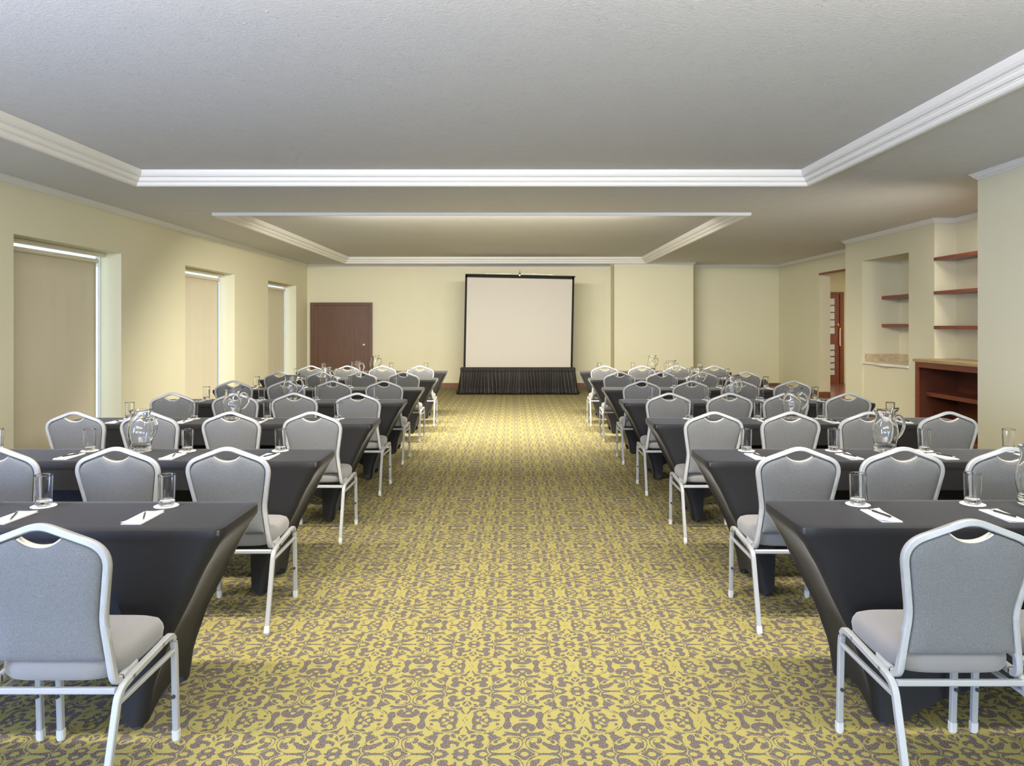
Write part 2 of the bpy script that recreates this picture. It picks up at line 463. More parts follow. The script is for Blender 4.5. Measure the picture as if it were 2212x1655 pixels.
struct(box('wall_rear', M['rear'], XL - .3, 4.6, YR - .2, YR, 0, 3.3))

TR1 = (-3.87, 3.03, -1.6, 7.40)
TR2 = (-3.89, 3.07, 9.36, 16.66)
bm = bmesh.new()
def slab(bm, x0, x1, y0, y1, z0, z1): bx(bm, x0, x1, y0, y1, z0, z1)
XA, XB, YA, YC = XL - .3, 9.8, YR - .2, 18.9
for (y0, y1) in ((YA, TR1[2]), (TR1[3], TR2[2]), (TR2[3], YC)): slab(bm, XA, XB, y0, y1, HC, 3.3)
for T in (TR1, TR2):
    slab(bm, XA, T[0], T[2], T[3], HC, 3.3); slab(bm, T[1], XB, T[2], T[3], HC, 3.3)
    slab(bm, T[0], T[1], T[2], T[3], HU, 3.3)
struct(link('ceiling', bm, M['ceil']))

def rect_mould(name, T, prof):
    bm = bmesh.new(); rings = []
    for s, z in prof:
        rings.append([bm.verts.new(p) for p in ((T[0] + s, T[2] + s, z), (T[1] - s, T[2] + s, z), (T[1] - s, T[3] - s, z), (T[0] + s, T[3] - s, z))])
    n = len(rings)
    for i in range(n):
        a, b = rings[i], rings[(i + 1) % n]
        for k in range(4): bm.faces.new((a[k], a[(k + 1) % 4], b[(k + 1) % 4], b[k]))
    return struct(link(name, bm, M['mould']))
MP = [(-.012, 2.975), (-.014, 2.94), (-.006, 2.931), (.012, 2.930), (.026, 2.935), (.036, 2.947), (.040, 2.962), (.047, 2.962), (.047, 2.969),
      (.052, 2.969), (.064, 2.974), (.074, 2.986), (.079, 3.003), (.086, 3.003), (.086, 3.011), (.092, 3.011), (.108, 3.018), (.122, 3.034), (.131, 3.056), (.134, 3.079), (-.012, 3.079)]
rect_mould('trim_1', TR1, MP)
rect_mould('trim_2', TR2, MP)

def offset_poly(poly, d, closed=True):
    n = len(poly); out = []
    for i in range(n):
        p = Vector(poly[i])
        if closed or 0 < i < n - 1:
            d0 = (p - Vector(poly[i - 1])).normalized(); d1 = (Vector(poly[(i + 1) % n]) - p).normalized()
        elif i == 0: d1 = (Vector(poly[1]) - p).normalized(); d0 = d1
        else: d0 = (p - Vector(poly[-2])).normalized(); d1 = d0
        n0 = Vector((-d0.y, d0.x)); n1 = Vector((-d1.y, d1.x))
        mi = n0 + n1; mi = mi / max(mi.length_squared, 1e-9) * 2
        out.append(p + mi * d)
    return out
ROOM = [(XL, YR), (XR1, YR), (XR1, YP), (XRC, YP), (XRC, YF0), (XF, YF0), (XF, YF1), (XO, YF1), (XO, YB),
        (PIER[1], YB), (PIER[1], PIER[2]), (PIER[0], PIER[2]), (PIER[0], YB), (XL, YB)]
bm = bmesh.new(); rings = []
CP = [(0, HC), (0, HC - .058), (.008, HC - .058), (.010, HC - .048), (.016, HC - .046), (.030, HC - .034), (.040, HC - .018), (.048, HC - .014), (.050, HC - .006), (.056, HC - .006), (.056, HC)]
for d, z in CP: rings.append([bm.verts.new((p.x, p.y, z)) for p in offset_poly(ROOM, d)])
for a, b in zip(rings[:-1], rings[1:]):
    for k in range(len(ROOM)): bm.faces.new((a[k], a[(k + 1) % len(ROOM)], b[(k + 1) % len(ROOM)], b[k]))
struct(link('trim_3', bm, M['mould']))

def baseboard(name, path):
    bm = bmesh.new(); rings = []
    for d, z in [(0, 0), (.018, 0), (.018, .112), (.012, .122), (0, .122)]:
        rings.append([bm.verts.new((p.x, p.y, z)) for p in offset_poly(path, d, False)])
    for i in range(5):
        a, b = rings[i], rings[(i + 1) % 5]
        for k in range(len(path) - 1): bm.faces.new((a[k], a[k + 1], b[k + 1], b[k]))
    bm.faces.new([r[0] for r in rings]); bm.faces.new([r[-1] for r in rings])
    return struct(link(name, bm, M['base']))
baseboard('baseboard_right', [(XR1, YR), (XR1, YP), (XRC - .6, YP)])
baseboard('baseboard_niche', [(XF, YF0 + .01), (XF, YF1), (XO, YF1)])
baseboard('baseboard_back_right', [(XO + .23, 15.1), (XO, 15.1), (XO, YB), (PIER[1], YB), (PIER[1], PIER[2]), (PIER[0], PIER[2]), (PIER[0], YB), (-3.36, YB)])
baseboard('baseboard_left', [(-4.9, YB), (XL, YB), (XL, WIN[2][1])])
for i in range(3): baseboard('baseboard_left_%d' % (i + 1), [(XL, WIN[i][0]), (XL, WIN[i - 1][1] if i else YR)])

# windows and roller blinds
ordinal = ['nearest', 'middle', 'farthest']
for i, (a, b) in enumerate(WIN):
    bm = bmesh.new(); xo = XL - .265
    wall_panel(bm, 'x', xo - .03, xo, a, b, .06, 2.42, [(a + .012, b - .012, .075, 2.405)])
    w = struct(link('window_%d' % (i + 1), bm, M['alum']))
    box('pane', M['pane'], xo - .020, xo - .015, a + .012, b - .012, .075, 2.405, parent=w)
    t = empty('roller_blind', (XL - .23, (a + b) / 2, 0)); y0, y1 = a - (a + b) / 2 + .008, b - (a + b) / 2 - .16
    tag(t, 'beige roller blind drawn down in the %s window of the left wall' % ordinal[i], 'roller blind', 'roller blinds in the left wall')
    bm = bmesh.new()
    n = 24
    rows = [(2.29, 0)] + [(2.29 - 2.20 * k / 8, 0) for k in range(1, 9)]
    g = [[bm.verts.new((.002 * math.sin(c * 1.7 + i) + .001, y0 + (y1 - y0) * c / n, z)) for c in range(n + 1)] for z, _ in rows]
    for r_ in range(len(g) - 1):
        for c in range(n): bm.faces.new((g[r_][c], g[r_][c + 1], g[r_ + 1][c + 1], g[r_ + 1][c]))
    o = link('blind_fabric', bm, M['blind'], t, 180); s = o.modifiers.new('thick', 'SOLIDIFY'); s.thickness = .0015
    bm = bmesh.new(); sweep(bm, [(.005, y0 - .005, 2.308), (.005, y1 + .01, 2.308)], circ(.027, 20)); link('roller_tube', bm, M['blind'], t, 40)
    bm = bmesh.new(); bx(bm, -.012, .035, y0 - .012, b - (a + b) / 2 - .01, 2.370, 2.418, .003); link('head_rail', bm, M['blind'], t)
    bm = bmesh.new(); bx(bm, -.02, .03, y1 + .012, y1 + .022, 2.24, 2.345, .004); bx(bm, -.01, .01, y1 + .012, y1 + .022, 2.33, 2.37); link('bracket', bm, M['alum'], t)
    bm = bmesh.new(); bx(bm, -.008, .010, y0, y1, .064, .094, .003); link('bottom_rail', bm, M['blind'], t)
    bm = bmesh.new(); sweep(bm, [(.012, y1 + .03, 2.28), (.012, y1 + .03, 1.0)], circ(.0025, 6)); sweep(bm, [(.012, y1 + .04, 2.28), (.012, y1 + .04, 1.0)], circ(.0025, 6)); link('pull_chain', bm, M['alum'], t)

# wall outlet on the left wall
o = empty('wall_outlet', (XL, 13.75, .39)); tag(o, 'small ivory electrical outlet low on the left wall past the middle window', 'outlet')
box('cover_plate', M['outlet'], 0, .007, -.04, .04, -.06, .06, .002, o)
box('socket', M['outlet'], .007, .010, -.02, .02, .008, .040, .001, o); box('socket', M['outlet'], .007, .010, -.02, .02, -.040, -.008, .001, o)

# back door
d = struct(box('door_1', M['door'], -4.70, -3.50, YB - .022, YB - .002, .01, 1.99, .002))
bm = bmesh.new()
for x0, x1, z0, z1 in ((-4.87, -4.80, 0, 2.06), (-3.45, -3.385, 0, 2.06), (-4.80, -3.45, 1.995, 2.06)): bx(bm, x0, x1, YB - .07, YB - .002, z0, z1, .003)
link('door_frame', bm, M['door'], d)
bm = bmesh.new(); bx(bm, -4.80, -4.70, YB - .05, YB - .002, 0, 1.995, .002); bx(bm, -3.50, -3.475, YB - .04, YB - .002, 0, 1.995, .002); bx(bm, -3.475, -3.45, YB - .055, YB - .002, 0, 1.995, .002); link('door_jamb', bm, M['door'], d)
bm = bmesh.new(); lathe(bm, [(0, .055), (.018, .053), (.026, .04), (.022, .026), (.011, .020), (.011, .008), (.030, .006), (.030, 0), (0, 0)], 20)
k = link('door_knob', bm, M['brass'], d, 40, (-3.60, YB - .022, 1.04)); k.rotation_euler = (R(90), 0, 0)

# vestibule door with frosted panes
DX0, DX1, DY = 7.46, 8.43, 18.72
bm = bmesh.new()
cols = [DX0 + .10 + .154 * c for c in range(6)]
zt = [2.217 - .187 * r for r in range(6)]; zb = [1.036 - .164 * r for r in range(6)]
holes = []
for c in range(5):
    for r_ in range(5):
        holes.append((cols[c] + .012, cols[c + 1] - .012, zt[r_ + 1] + .012, zt[r_] - .012)); holes.append((cols[c] + .012, cols[c + 1] - .012, zb[r_ + 1] + .012, zb[r_] - .012))
wall_panel(bm, 'y', DY - .045, DY - .01, DX0, DX1, .01, 2.30, holes)
d2 = struct(link('door_2', bm, M['red']))
for h in holes: box('pane', M['frost'], h[0] - .004, h[1] + .004, DY - .032, DY - .026, h[2] - .004, h[3] + .004, 0, d2)
bm = bmesh.new(); bx(bm, DX0 - .09, DX0 - .01, DY - .06, DY - .002, 0, 2.37, .003); bx(bm, DX1 + .01, DX1 + .11, DY - .08, DY - .002, 0, 2.37, .003); bx(bm, DX0 - .01, DX1 + .01, DY - .06, DY - .002, 2.31, 2.37, .003)
link('door_frame', bm, M['red'], d2)
bm = bmesh.new(); sweep(bm, [(DX1 + .0, DY - .09, 1.0), (DX1 + .0, DY - .09, 1.42)], circ(.016, 12)); link('pull_bar', bm, M['slab'], d2, 40)
for z in (1.0, 1.42):
    bm = bmesh.new(); bx(bm, DX1 - .018, DX1 + .018, DY - .11, DY - .045, z - .03, z + .03, .006); link('pull_mount', bm, M['brass'], d2)
bm = bmesh.new(); sweep(bm, [(DX1 - .12, DY - .08, 1.52), (DX1 - .01, DY - .08, 1.52)], circ(.013, 10)); bx(bm, DX1 - .05, DX1 - .015, DY - .075, DY - .045, 1.48, 1.56, .004); link('lever', bm, M['brass'], d2, 40)

# wood strip under the opening's header
tag(box('header_strip', M['red'], XO - .016, XO - .001, 12.52, 15.09, 2.555, 2.60, .002), 'red-brown wooden strip under the header of the opening to the vestibule', 'wood strip')

# shelves of the recess
for i, z in enumerate((2.413, 1.953, 1.483)):
    t = box('wall_shelf', M['red'], XF - .01, XRC, YP, YF0, z - .022, z + .022, .003)
    tag(t, 'red-brown shelf in the recess above the open bookcase, %s of three' % ('topmost', 'middle', 'lowest')[i], 'shelf', 'shelves above the bookcase')
for i, z in enumerate((1.965, 1.505)):
    t = box('wall_shelf', M['red'], 6.07, 6.36, NI[0], NI[1], z - .027, z + .027, .003)
    tag(t, 'short red-brown shelf inside the stone-topped niche, the %s one' % ('upper', 'lower')[i], 'shelf', 'shelves in the niche')

# niche counter
t = empty('niche_counter', (XF, 11.2, .885)); tag(t, 'cream stone counter with tan marble splashback in the wall niche', 'counter')
bm = bmesh.new(); n = 20; top = []; bot = []
pts = []
for k_ in range(n + 1):
    y = -.7 + 1.4 * k_ / n; pts.append((-.022 - .05 * max(0, math.cos(y / .38 * math.pi / 2)) ** 2 * (abs(y) < .38), y))
pts += [(.60, .70), (.60, -.70)]
tv = [bm.verts.new((x, y, .036)) for x, y in pts]; bv = [bm.verts.new((x, y, 0)) for x, y in pts]
bm.faces.new(tv); bm.faces.new(bv[::-1])
for k_ in range(len(pts)): j = (k_ + 1) % len(pts); bm.faces.new((tv[k_], bv[k_], bv[j], tv[j]))
link('counter_slab', bm, M['slab'], t)
bm = bmesh.new(); lathe(bm, [(0, -.09), (.06, -.08), (.13, -.03), (.15, 0), (0, 0)], 24); o = link('basin_front', bm, M['slab'], t, 50, (.115, 0, 0))
box('splashback', M['marble'], .585, .609, -.70, .70, .036, .155, .002, t)
box('side_splash', M['marble'], .04, .585, .68, .70, .036, .155, .002, t)

# open bookcase in the recess
t = empty('open_bookcase', (5.47, 8.4, 0)); tag(t, 'open red-brown bookcase with a tan wooden top against the right wall', 'bookcase')
Y0, Y1, D0 = -1.43, 1.43, .575
box('countertop', M['tanwood'], -.02, D0, Y0, Y1 + .03, 1.018, 1.056, .003, t)
box('side_panel', M['redin'], .022, D0 - .02, Y1 - .025, Y1, .08, 1.017, 0, t); box('side_panel', M['redin'], .022, D0 - .02, Y0, Y0 + .025, .08, 1.017, 0, t)
box('back_panel', M['redin'], D0 - .02, D0, Y0, Y1, .0, 1.017, 0, t)
box('bottom_board', M['redin'], .022, D0 - .02, Y0 + .025, Y1 - .025, .08, .105, 0, t)
box('shelf_board', M['red'], .13, D0 - .02, Y0 + .025, Y1 - .025, .555, .61, .002, t)
bm = bmesh.new(); wall_panel(bm, 'x', 0, .022, Y0, Y1, .0, 1.017, [(Y0 + .07, Y1 - .07, .10, .945)]); link('face_frame', bm, M['red'], t)
box('divider', M['redin'], .20, D0 - .02, -.15, -.125, .105, .555, 0, t)

# ------------------------------------------------------------------ projection screen and skirt
sc_ = empty('projection_screen', (.095, 15.95, .02)); tag(sc_, 'large portable projection screen with black borders standing at the far wall', 'projection screen')
def rolled(o): o.rotation_euler = (0, R(1.15), 0); return o
hw = 1.195; zt_, zb_ = 2.53, .45
bm = bmesh.new(); bx(bm, -hw + .035, hw - .035, -.002, .002, zb_, zt_); rolled(link('screen_surface', bm, M['screen'], sc_))
bm = bmesh.new(); bx(bm, -hw - .01, -hw + .035, -.004, .003, zb_, zt_ + .06); bx(bm, hw - .035, hw + .01, -.004, .003, zb_, zt_ + .06); bx(bm, -hw, hw, -.004, .003, zt_, zt_ + .05)
rolled(link('black_border', bm, M['black'], sc_))
bm = bmesh.new(); bx(bm, -hw - .01, hw + .03, -.015, .015, zt_ + .045, zt_ + .075, .005); rolled(link('top_bar', bm, M['black'], sc_))
bm = bmesh.new(); sweep(bm, smooth_path([(-.75, 0, zt_ + .085), (-.35, 0, zt_ + .095), (0, 0, zt_ + .105), (.35, 0, zt_ + .10), (.75, 0, zt_ + .085)], 5), circ(.008, 8)); rolled(link('hanger_bar', bm, M['chrome'], sc_, 60))
bm = bmesh.new(); lathe(bm, [(0, -.04), (.03, -.035), (.03, -.005), (.012, 0), (.045, .03), (.012, .045), (.010, .075), (.006, .10), (0, .105)], 16)
rolled(link('hook', bm, M['chrome'], sc_, 60)).location = (.05, .0, zt_ + .085)
bm = bmesh.new(); sweep(bm, [(0, .05, .25), (0, .05, 2.6)], circ(.018, 12)); link('mast', bm, M['steel'], sc_, 60)
bm = bmesh.new(); bx(bm, -hw - .02, hw + .02, -.05, .05, .33, .45, .02); rolled(link('screen_case', bm, M['black'], sc_))
for a in (90, 210, 330):
    bm = bmesh.new(); c, s = math.cos(R(a)), math.sin(R(a)); sweep(bm, [(0, .05, .42), (.28 * c, .05 + .28 * s, .0)], circ(.012, 8)); link('leg', bm, M['steel'], sc_, 60)

bm = bmesh.new(); rnd = random.Random(3)
NP, NR = 420, 16; path = []
W, Dp = 1.24, .38
ph = [(rnd.uniform(.6, 1.4)) for _ in range(60)]
grid = []
for r_ in range(NR + 1):
    t = r_ / NR; row = []
    for i in range(NP + 1):
        s = i / NP * (2 * W + 2 * Dp); wseg = W * (1 + .022 * t ** .8)
        if s < Dp: base = Vector((-wseg, Dp - s)); nrm = Vector((-1, 0)); 
        elif s < Dp + 2 * W: base = Vector((-wseg + (s - Dp) / (2 * W) * 2 * wseg, 0)); nrm = Vector((0, -1))
        else: base = Vector((wseg, s - Dp - 2 * W)); nrm = Vector((1, 0))
        k_ = s * 15.5 + .5 * math.sin(s * 3.1) + .35 * math.sin(s * 7.7 + 2 * t); ki = int(k_) % 60
        amp = (.006 + .030 * t) * ph[ki]
        w_ = abs(math.sin(k_ * math.pi)) ** .8 * amp + .018 * t * math.sin(s * 4.3 + 1.2) + .022 * max(0, t - .82) / .18 * (1 + .5 * math.sin(s * 21))
        w_ += .01 * (t < .1)
        fr = .015 * (t ** 1.4)
        p = base + nrm * (w_ + fr)
        z = .565 * (1 - t) + .004 * math.sin(s * 9) * (1 - t) + .01
        if t > .9: z += .018 * abs(math.sin(s * 18 + math.sin(s * 5))) * (1 - abs(t - .95) / .05)
        row.append(bm.verts.new((p.x, p.y, max(.004, z))))
    grid.append(row)
for a, b in zip(grid[:-1], grid[1:]):
    for i in range(NP): bm.faces.new((a[i], a[i + 1], b[i + 1], b[i]))
sk = empty('screen_skirt', (.10, 15.78, 0)); tag(sk, 'gathered black cloth skirt hiding the foot of the projection screen', 'cloth skirt')
o = link('gathered_cloth', bm, M['skirt'], sk, 180); m_ = o.modifiers.new('thick', 'SOLIDIFY'); m_.thickness = .003
bm = bmesh.new(); bx(bm, -W + .004, W - .004, -.012, .10, .535, .592, .006); o = link('header_band', bm, M['skirt'], sk)
for c in range(-3, 4):
    pass

# ------------------------------------------------------------------ chair
def make_chair():
    t = empty('banquet_chair')
    F = sq(.0215, .0215, .003)
    side = (1, 0, 0)
    FX = .210
    for sx in (-1, 1):
        x = sx * FX
        # rear leg with the bend into the rail
        bm = bmesh.new()
        sweep(bm, fillet([(x, -.24, .022), (x, -.142, .372), (x, -.06, .383)], .04, 6), F, side)
        l = link('leg', bm, M['frame'], t, 40)
        bm = bmesh.new(); sweep(bm, [(x, -.2455, .006), (x, -.236, .038)], sq(.026, .026, .005), side); lathe_c(bm, x, -.243, .013); link('foot_cap', bm, M['cap'], l, 40)
        bm = bmesh.new()
        sweep(bm, fillet([(x, .243, .022), (x, .228, .345), (x, .212, .400), (x, .12, .396)], [.03, .035], 6), F, side)
        l = link('leg', bm, M['frame'], t, 40)
        bm = bmesh.new(); sweep(bm, [(x, .2435, .006), (x, .242, .038)], sq(.026, .026, .005), side); lathe_c(bm, x, .2435, .013); link('foot_cap', bm, M['cap'], l, 40)
        bm = bmesh.new(); sweep(bm, [(x, .222, .167), (x, .2165, .167)], circ(.007, 10)); 
        sweep(bm, [(x, .236, .167), (x, .222, .167)], circ(.0045, 8)); link('bumper', bm, M['rubber'], l, 40)
        bm = bmesh.new(); sweep(bm, [(x, -.075, .382), (x, .135, .3965)], F, side); link('seat_rail', bm, M['frame'], t, 40)
        bm = bmesh.new(); sweep(bm, [(x, -.150, .335), (x, .226, .335)], sq(.018, .016, .004), side); link('side_brace', bm, M['frame'], t, 40)
    bm = bmesh.new(); sweep(bm, [(-FX + .01, -.140, .372), (FX - .01, -.140, .372)], sq(.020, .018, .004), (0, 0, 1)); link('stretcher', bm, M['frame'], t, 40)
    bm = bmesh.new(); sweep(bm, [(-FX + .01, .19, .388), (FX - .01, .19, .388)], sq(.020, .018, .004), (0, 0, 1)); link('stretcher', bm, M['frame'], t, 40)
    # back frame
    K = [(-.192, -.01, .399), (-.193, -.134, .387), (-.1665, -.147, .595), (-.2065, -.189, .827), (0, -.200, .906)]
    pth = fillet(K + [(-x, y, z) for x, y, z in K[-2::-1]], [.038, .035, .066, .042, .066, .035, .038], 9)
    dense = []
    for p, q in zip(pth[:-1], pth[1:]):
        k_ = max(1, int((q - p).length / .016)); dense += [p.lerp(q, j / k_) for j in range(k_)]
    pth = dense + [pth[-1]]
    bm = bmesh.new()
    # section: lateral axis follows the in-plane normal
    P = pth; rings = []
    sec = sq(.0215, .025, .0035)
    for i, p in enumerate(P):
        tt = (P[min(i + 1, len(P) - 1)] - P[max(i - 1, 0)]).normalized()
        a = Vector((0, -1, .1)) if p.z > .45 else Vector((1, 0, 0)).cross(tt) 
        if p.z <= .45:
            a = Vector((1, 0, 0)).cross(tt); 
            if a.y > 0: a = -a
            w = max(0, min(1, (p.z - .40) / .05)); a = a * (1 - w) + Vector((0, -1, .1)) * w
        a = (a - tt * a.dot(tt)).normalized(); b = tt.cross(a)
        rings.append([bm.verts.new(p + b * x + a * y) for x, y in sec])
    for a, b in zip(rings[:-1], rings[1:]):
        for k_ in range(8): bm.faces.new((a[k_], a[(k_ + 1) % 8], b[(k_ + 1) % 8], b[k_]))
    bm.faces.new(rings[0]); bm.faces.new(rings[-1])
    link('back_frame', bm, M['frame'], t, 45)
    # backrest: outline inside the frame
    def yz(z):
        tab = [(.40, -.138), (.50, -.140), (.595, -.148), (.69, -.166), (.77, -.180), (.90, -.200)]
        for (z0, y0), (z1, y1) in zip(tab[:-1], tab[1:]):
            if z <= z1: return y0 + (y1 - y0) * (z - z0) / (z1 - z0)
        return -.2
    rh = [(x, z) for x, y, z in [(p.x, p.y, p.z) for p in pth] if z > .468 and x <= -.0]
    off = .0135; ol = []
    for i, (x, z) in enumerate(rh):
        a = Vector(rh[max(0, i - 1)]); b = Vector(rh[min(len(rh) - 1, i + 1)]); d_ = (b - a).normalized(); nn = Vector((d_.y, -d_.x))
        q = Vector((x, z)) + nn * off; 
        if q.x < -.068: ol.append((q.x, q.y))
    ol = [(ol[0][0] - .001, .468)] + ol
    zr = ol[-1][1]; no = [( -.068 + .136 * k_ / 12, .8345 + (zr - .8345) * abs(-1 + 2 * k_ / 12) ** 2.2) for k_ in range(13)]
    out = ol + no + [(-x, z) for x, z in ol[::-1]]
    # bottom edge points
    nb = 10; xb = out[0][0]
    out += [(-xb + 2 * xb * k_ / nb, .468 - .002 * math.sin(math.pi * k_ / nb)) for k_ in range(1, nb)]
    cx, cz = 0, .655
    bm = bmesh.new(); rr = [.985, 1.0, 1.0, .99, .965, .90, .75, .5, .25]; yy = [.014, .008, -.004, -.010, -.0135, -.017, -.019, -.020, -.0205]
    rings = []
    for r_, yo in zip(rr, yy): rings.append([bm.verts.new((cx + (x - cx) * r_, yz(cz + (z - cz) * r_) + yo, cz + (z - cz) * r_)) for x, z in out])
    fr, fy = [.93, .75, .5, .25], [.030, .040, .044, .045]
    front = [[bm.verts.new((cx + (x - cx) * r_, yz(cz + (z - cz) * r_) + yo, cz + (z - cz) * r_)) for x, z in out] for r_, yo in zip(fr, fy)]
    allr = front[::-1] + rings
    c0 = bm.verts.new((cx, yz(cz) + .0455, cz)); c1 = bm.verts.new((cx, yz(cz) - .021, cz)); n = len(out)
    for a, b in zip(allr[:-1], allr[1:]):
        for k_ in range(n): bm.faces.new((a[k_], a[(k_ + 1) % n], b[(k_ + 1) % n], b[k_]))
    for k_ in range(n): bm.faces.new((c0, allr[0][(k_ + 1) % n], allr[0][k_])); bm.faces.new((c1, allr[-1][k_], allr[-1][(k_ + 1) % n]))
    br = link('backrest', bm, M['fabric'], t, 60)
    bm = bmesh.new(); sweep(bm, [(x, yz(z) + .004, z + .0005) for x, z in no], sq(.006, .026, .002), (0, 0, 1)); link('edge_trim', bm, M['trim'], br, 50)
    # seat cushion
    bm = bmesh.new()
    prof = [(.0, .392), (.80, .392), (.95, .396), (.985, .408), (1.0, .430), (.985, .450), (.94, .466), (.85, .474), (.65, .480), (.35, .483), (0, .484)]
    NA = 56; rings = []
    for r_, z in prof:
        if r_ == 0: rings.append([bm.verts.new((0, .05, z))]); continue
        ring = []
        for i in range(NA):
            a = 2 * math.pi * i / NA; c, s = math.cos(a), math.sin(a); e = .45
            x = math.copysign(abs(c) ** e, c) * .206 * (.955 + .045 * (s * .5 + .5)); y = math.copysign(abs(s) ** e, s) * .187
            f = r_; zz = z - (.012 * max(0, (y * f) / .187) ** 3 if z > .44 else 0)
            ring.append(bm.verts.new((x * f, .053 + y * f, zz)))
        rings.append(ring)
    for a, b in zip(rings[:-1], rings[1:]):
        for i in range(NA):
            j = (i + 1) % NA
            if len(a) == 1: bm.faces.new((a[0], b[j], b[i]))
            elif len(b) == 1: bm.faces.new((a[i], a[j], b[0]))
            else: bm.faces.new((a[i], a[j], b[j], b[i]))
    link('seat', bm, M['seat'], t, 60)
    return t

def lathe_c(bm, x, y, r):
    vs0 = [bm.verts.new((x + r * math.cos(i * .628), y + r * math.sin(i * .628), 0)) for i in range(10)]
    vs1 = [bm.verts.new((x + r * math.cos(i * .628), y + r * math.sin(i * .628), .007)) for i in range(10)]
    bm.faces.new(vs0[::-1]); bm.faces.new(vs1)
    for i in range(10): bm.faces.new((vs0[i], vs0[(i + 1) % 10], vs1[(i + 1) % 10], vs1[i]))

# ------------------------------------------------------------------ table in a stretch cover
TL, TD, TH = 2.46, .44, .75
INS = [(.75, 0), (.715, .006), (.70, .014), (.64, .045), (.59, .075), (.456, .14), (.32, .21), (.143, .272), (0, .295)]
def inset(z):
    z = max(0, min(.75, z))
    for (z0, i0), (z1, i1) in zip(INS[:-1], INS[1:]):
        if z >= z1: return i0 + (i1 - i0) * (z0 - z) / (z0 - z1)
    return INS[-1][1]
def cover_mesh():
    """near side (-y) is the open side with a short drop in the middle"""
    hx, hy, rc = TL / 2, TD / 2, .055
    per = []
    nl, ns, nc = 46, 8, 5
    def seg(a, b, n): return [(a[0] + (b[0] - a[0]) * k_ / n, a[1] + (b[1] - a[1]) * k_ / n) for k_ in range(n)]
    def arc(cx, cy_, a0): return [(cx + rc * math.cos(R(a0 + 90 * k_ / nc)), cy_ + rc * math.sin(R(a0 + 90 * k_ / nc))) for k_ in range(nc)]
    per += seg((-hx + rc, -hy), (hx - rc, -hy), nl) + arc(hx - rc, -hy + rc, -90) + seg((hx, -hy + rc), (hx, hy - rc), ns) + arc(hx - rc, hy - rc, 0)
    per += seg((hx - rc, hy), (-hx + rc, hy), nl) + arc(-hx + rc, hy - rc, 90) + seg((-hx, hy - rc), (-hx, -hy + rc), ns) + arc(-hx + rc, -hy + rc, 180)
    bm = bmesh.new(); n = len(per)
    fx = hx - .295
    def hem(x, y):
        if abs(x) >= hx - 1e-6:                                    # end panel
            v = y / (hy - rc); return .018 + .055 * max(0, 1 - v * v)
        q = abs(x) / (hx - rc); xl = q * fx                        # where it lands
        if abs(y) < hy - 1e-6: return .014
        d_ = max(0, fx - xl - .03)
        if y < 0: return .014 + .578 * (1 - math.exp(-(d_ / .11) ** 1.3))
        return .014 + .17 * (1 - math.exp(-(d_ / .25) ** 1.2))
    NRr = 18
    tops = [bm.verts.new((x * (1 - .006), y * (1 - .03), TH)) for x, y in per]
    inner = [bm.verts.new((x * (1 - .04), y * (1 - .2), TH + .0)) for x, y in per]
    for i in range(n): bm.faces.new((inner[i], inner[(i + 1) % n], tops[(i + 1) % n], tops[i]))
    bm.faces.new(inner)
    prev = tops
    edge = [(.9985, .9935, .7485), (1.0, 1.0, .742), (1.0, 1.0, .722), (.9985, .994, .713)]
    for fx_, fy_, z in edge:
        row = [bm.verts.new((x * fx_, y * fy_, z)) for x, y in per]
        for i in range(n): bm.faces.new((prev[i], prev[(i + 1) % n], row[(i + 1) % n], row[i]))
        prev = row
    for k_ in range(1, NRr + 1):
        t = k_ / NRr; row = []
        for x, y in per:
            hz = hem(x, y); z = .713 + (hz - .713) * t
            ix = inset(z); corner = abs(x) > hx - rc - 1e-6
            xs = x * (1 - ix / hx)
            bow = .018 * math.sin(math.pi * min(1, (.75 - z) / .75))
            ys = y * (1 - bow / hy) * (.994)
            if corner and abs(x) >= hx - 1e-6:                      # end panel bows inward between the feet
                ys = y * (1 - bow / hy); xs -= math.copysign(.03 * math.sin(math.pi * (.75 - z) / .75) * (1 - (y / hy) ** 2), x)
            row.append(bm.verts.new((xs, ys, z)))
        for i in range(n): bm.faces.new((prev[i], prev[(i + 1) % n], row[(i + 1) % n], row[i]))
        prev = row
    return bm
def make_table():
    t = empty('banquet_table')
    o = link('stretch_cover', cover_mesh(), M['cloth'], t, 50)
    bm = bmesh.new(); bx(bm, -TL / 2 + .012, TL / 2 - .012, -TD / 2 + .012, TD / 2 - .012, .722, .744, .004); link('tabletop', bm, M['board'], t)
    for sx in (-1, 1):
        for sy in (-1, 1):
            x = sx * (TL / 2 - .325); y = sy * (TD / 2 - .035)
            bm = bmesh.new(); sweep(bm, [(x, y, .02), (x, y, .722)], circ(.013, 10))
            sweep(bm, [(x, y, 0), (x, y, .03)], circ(.019, 12)); link('leg', bm, M['rubber'], t, 40)
    return t

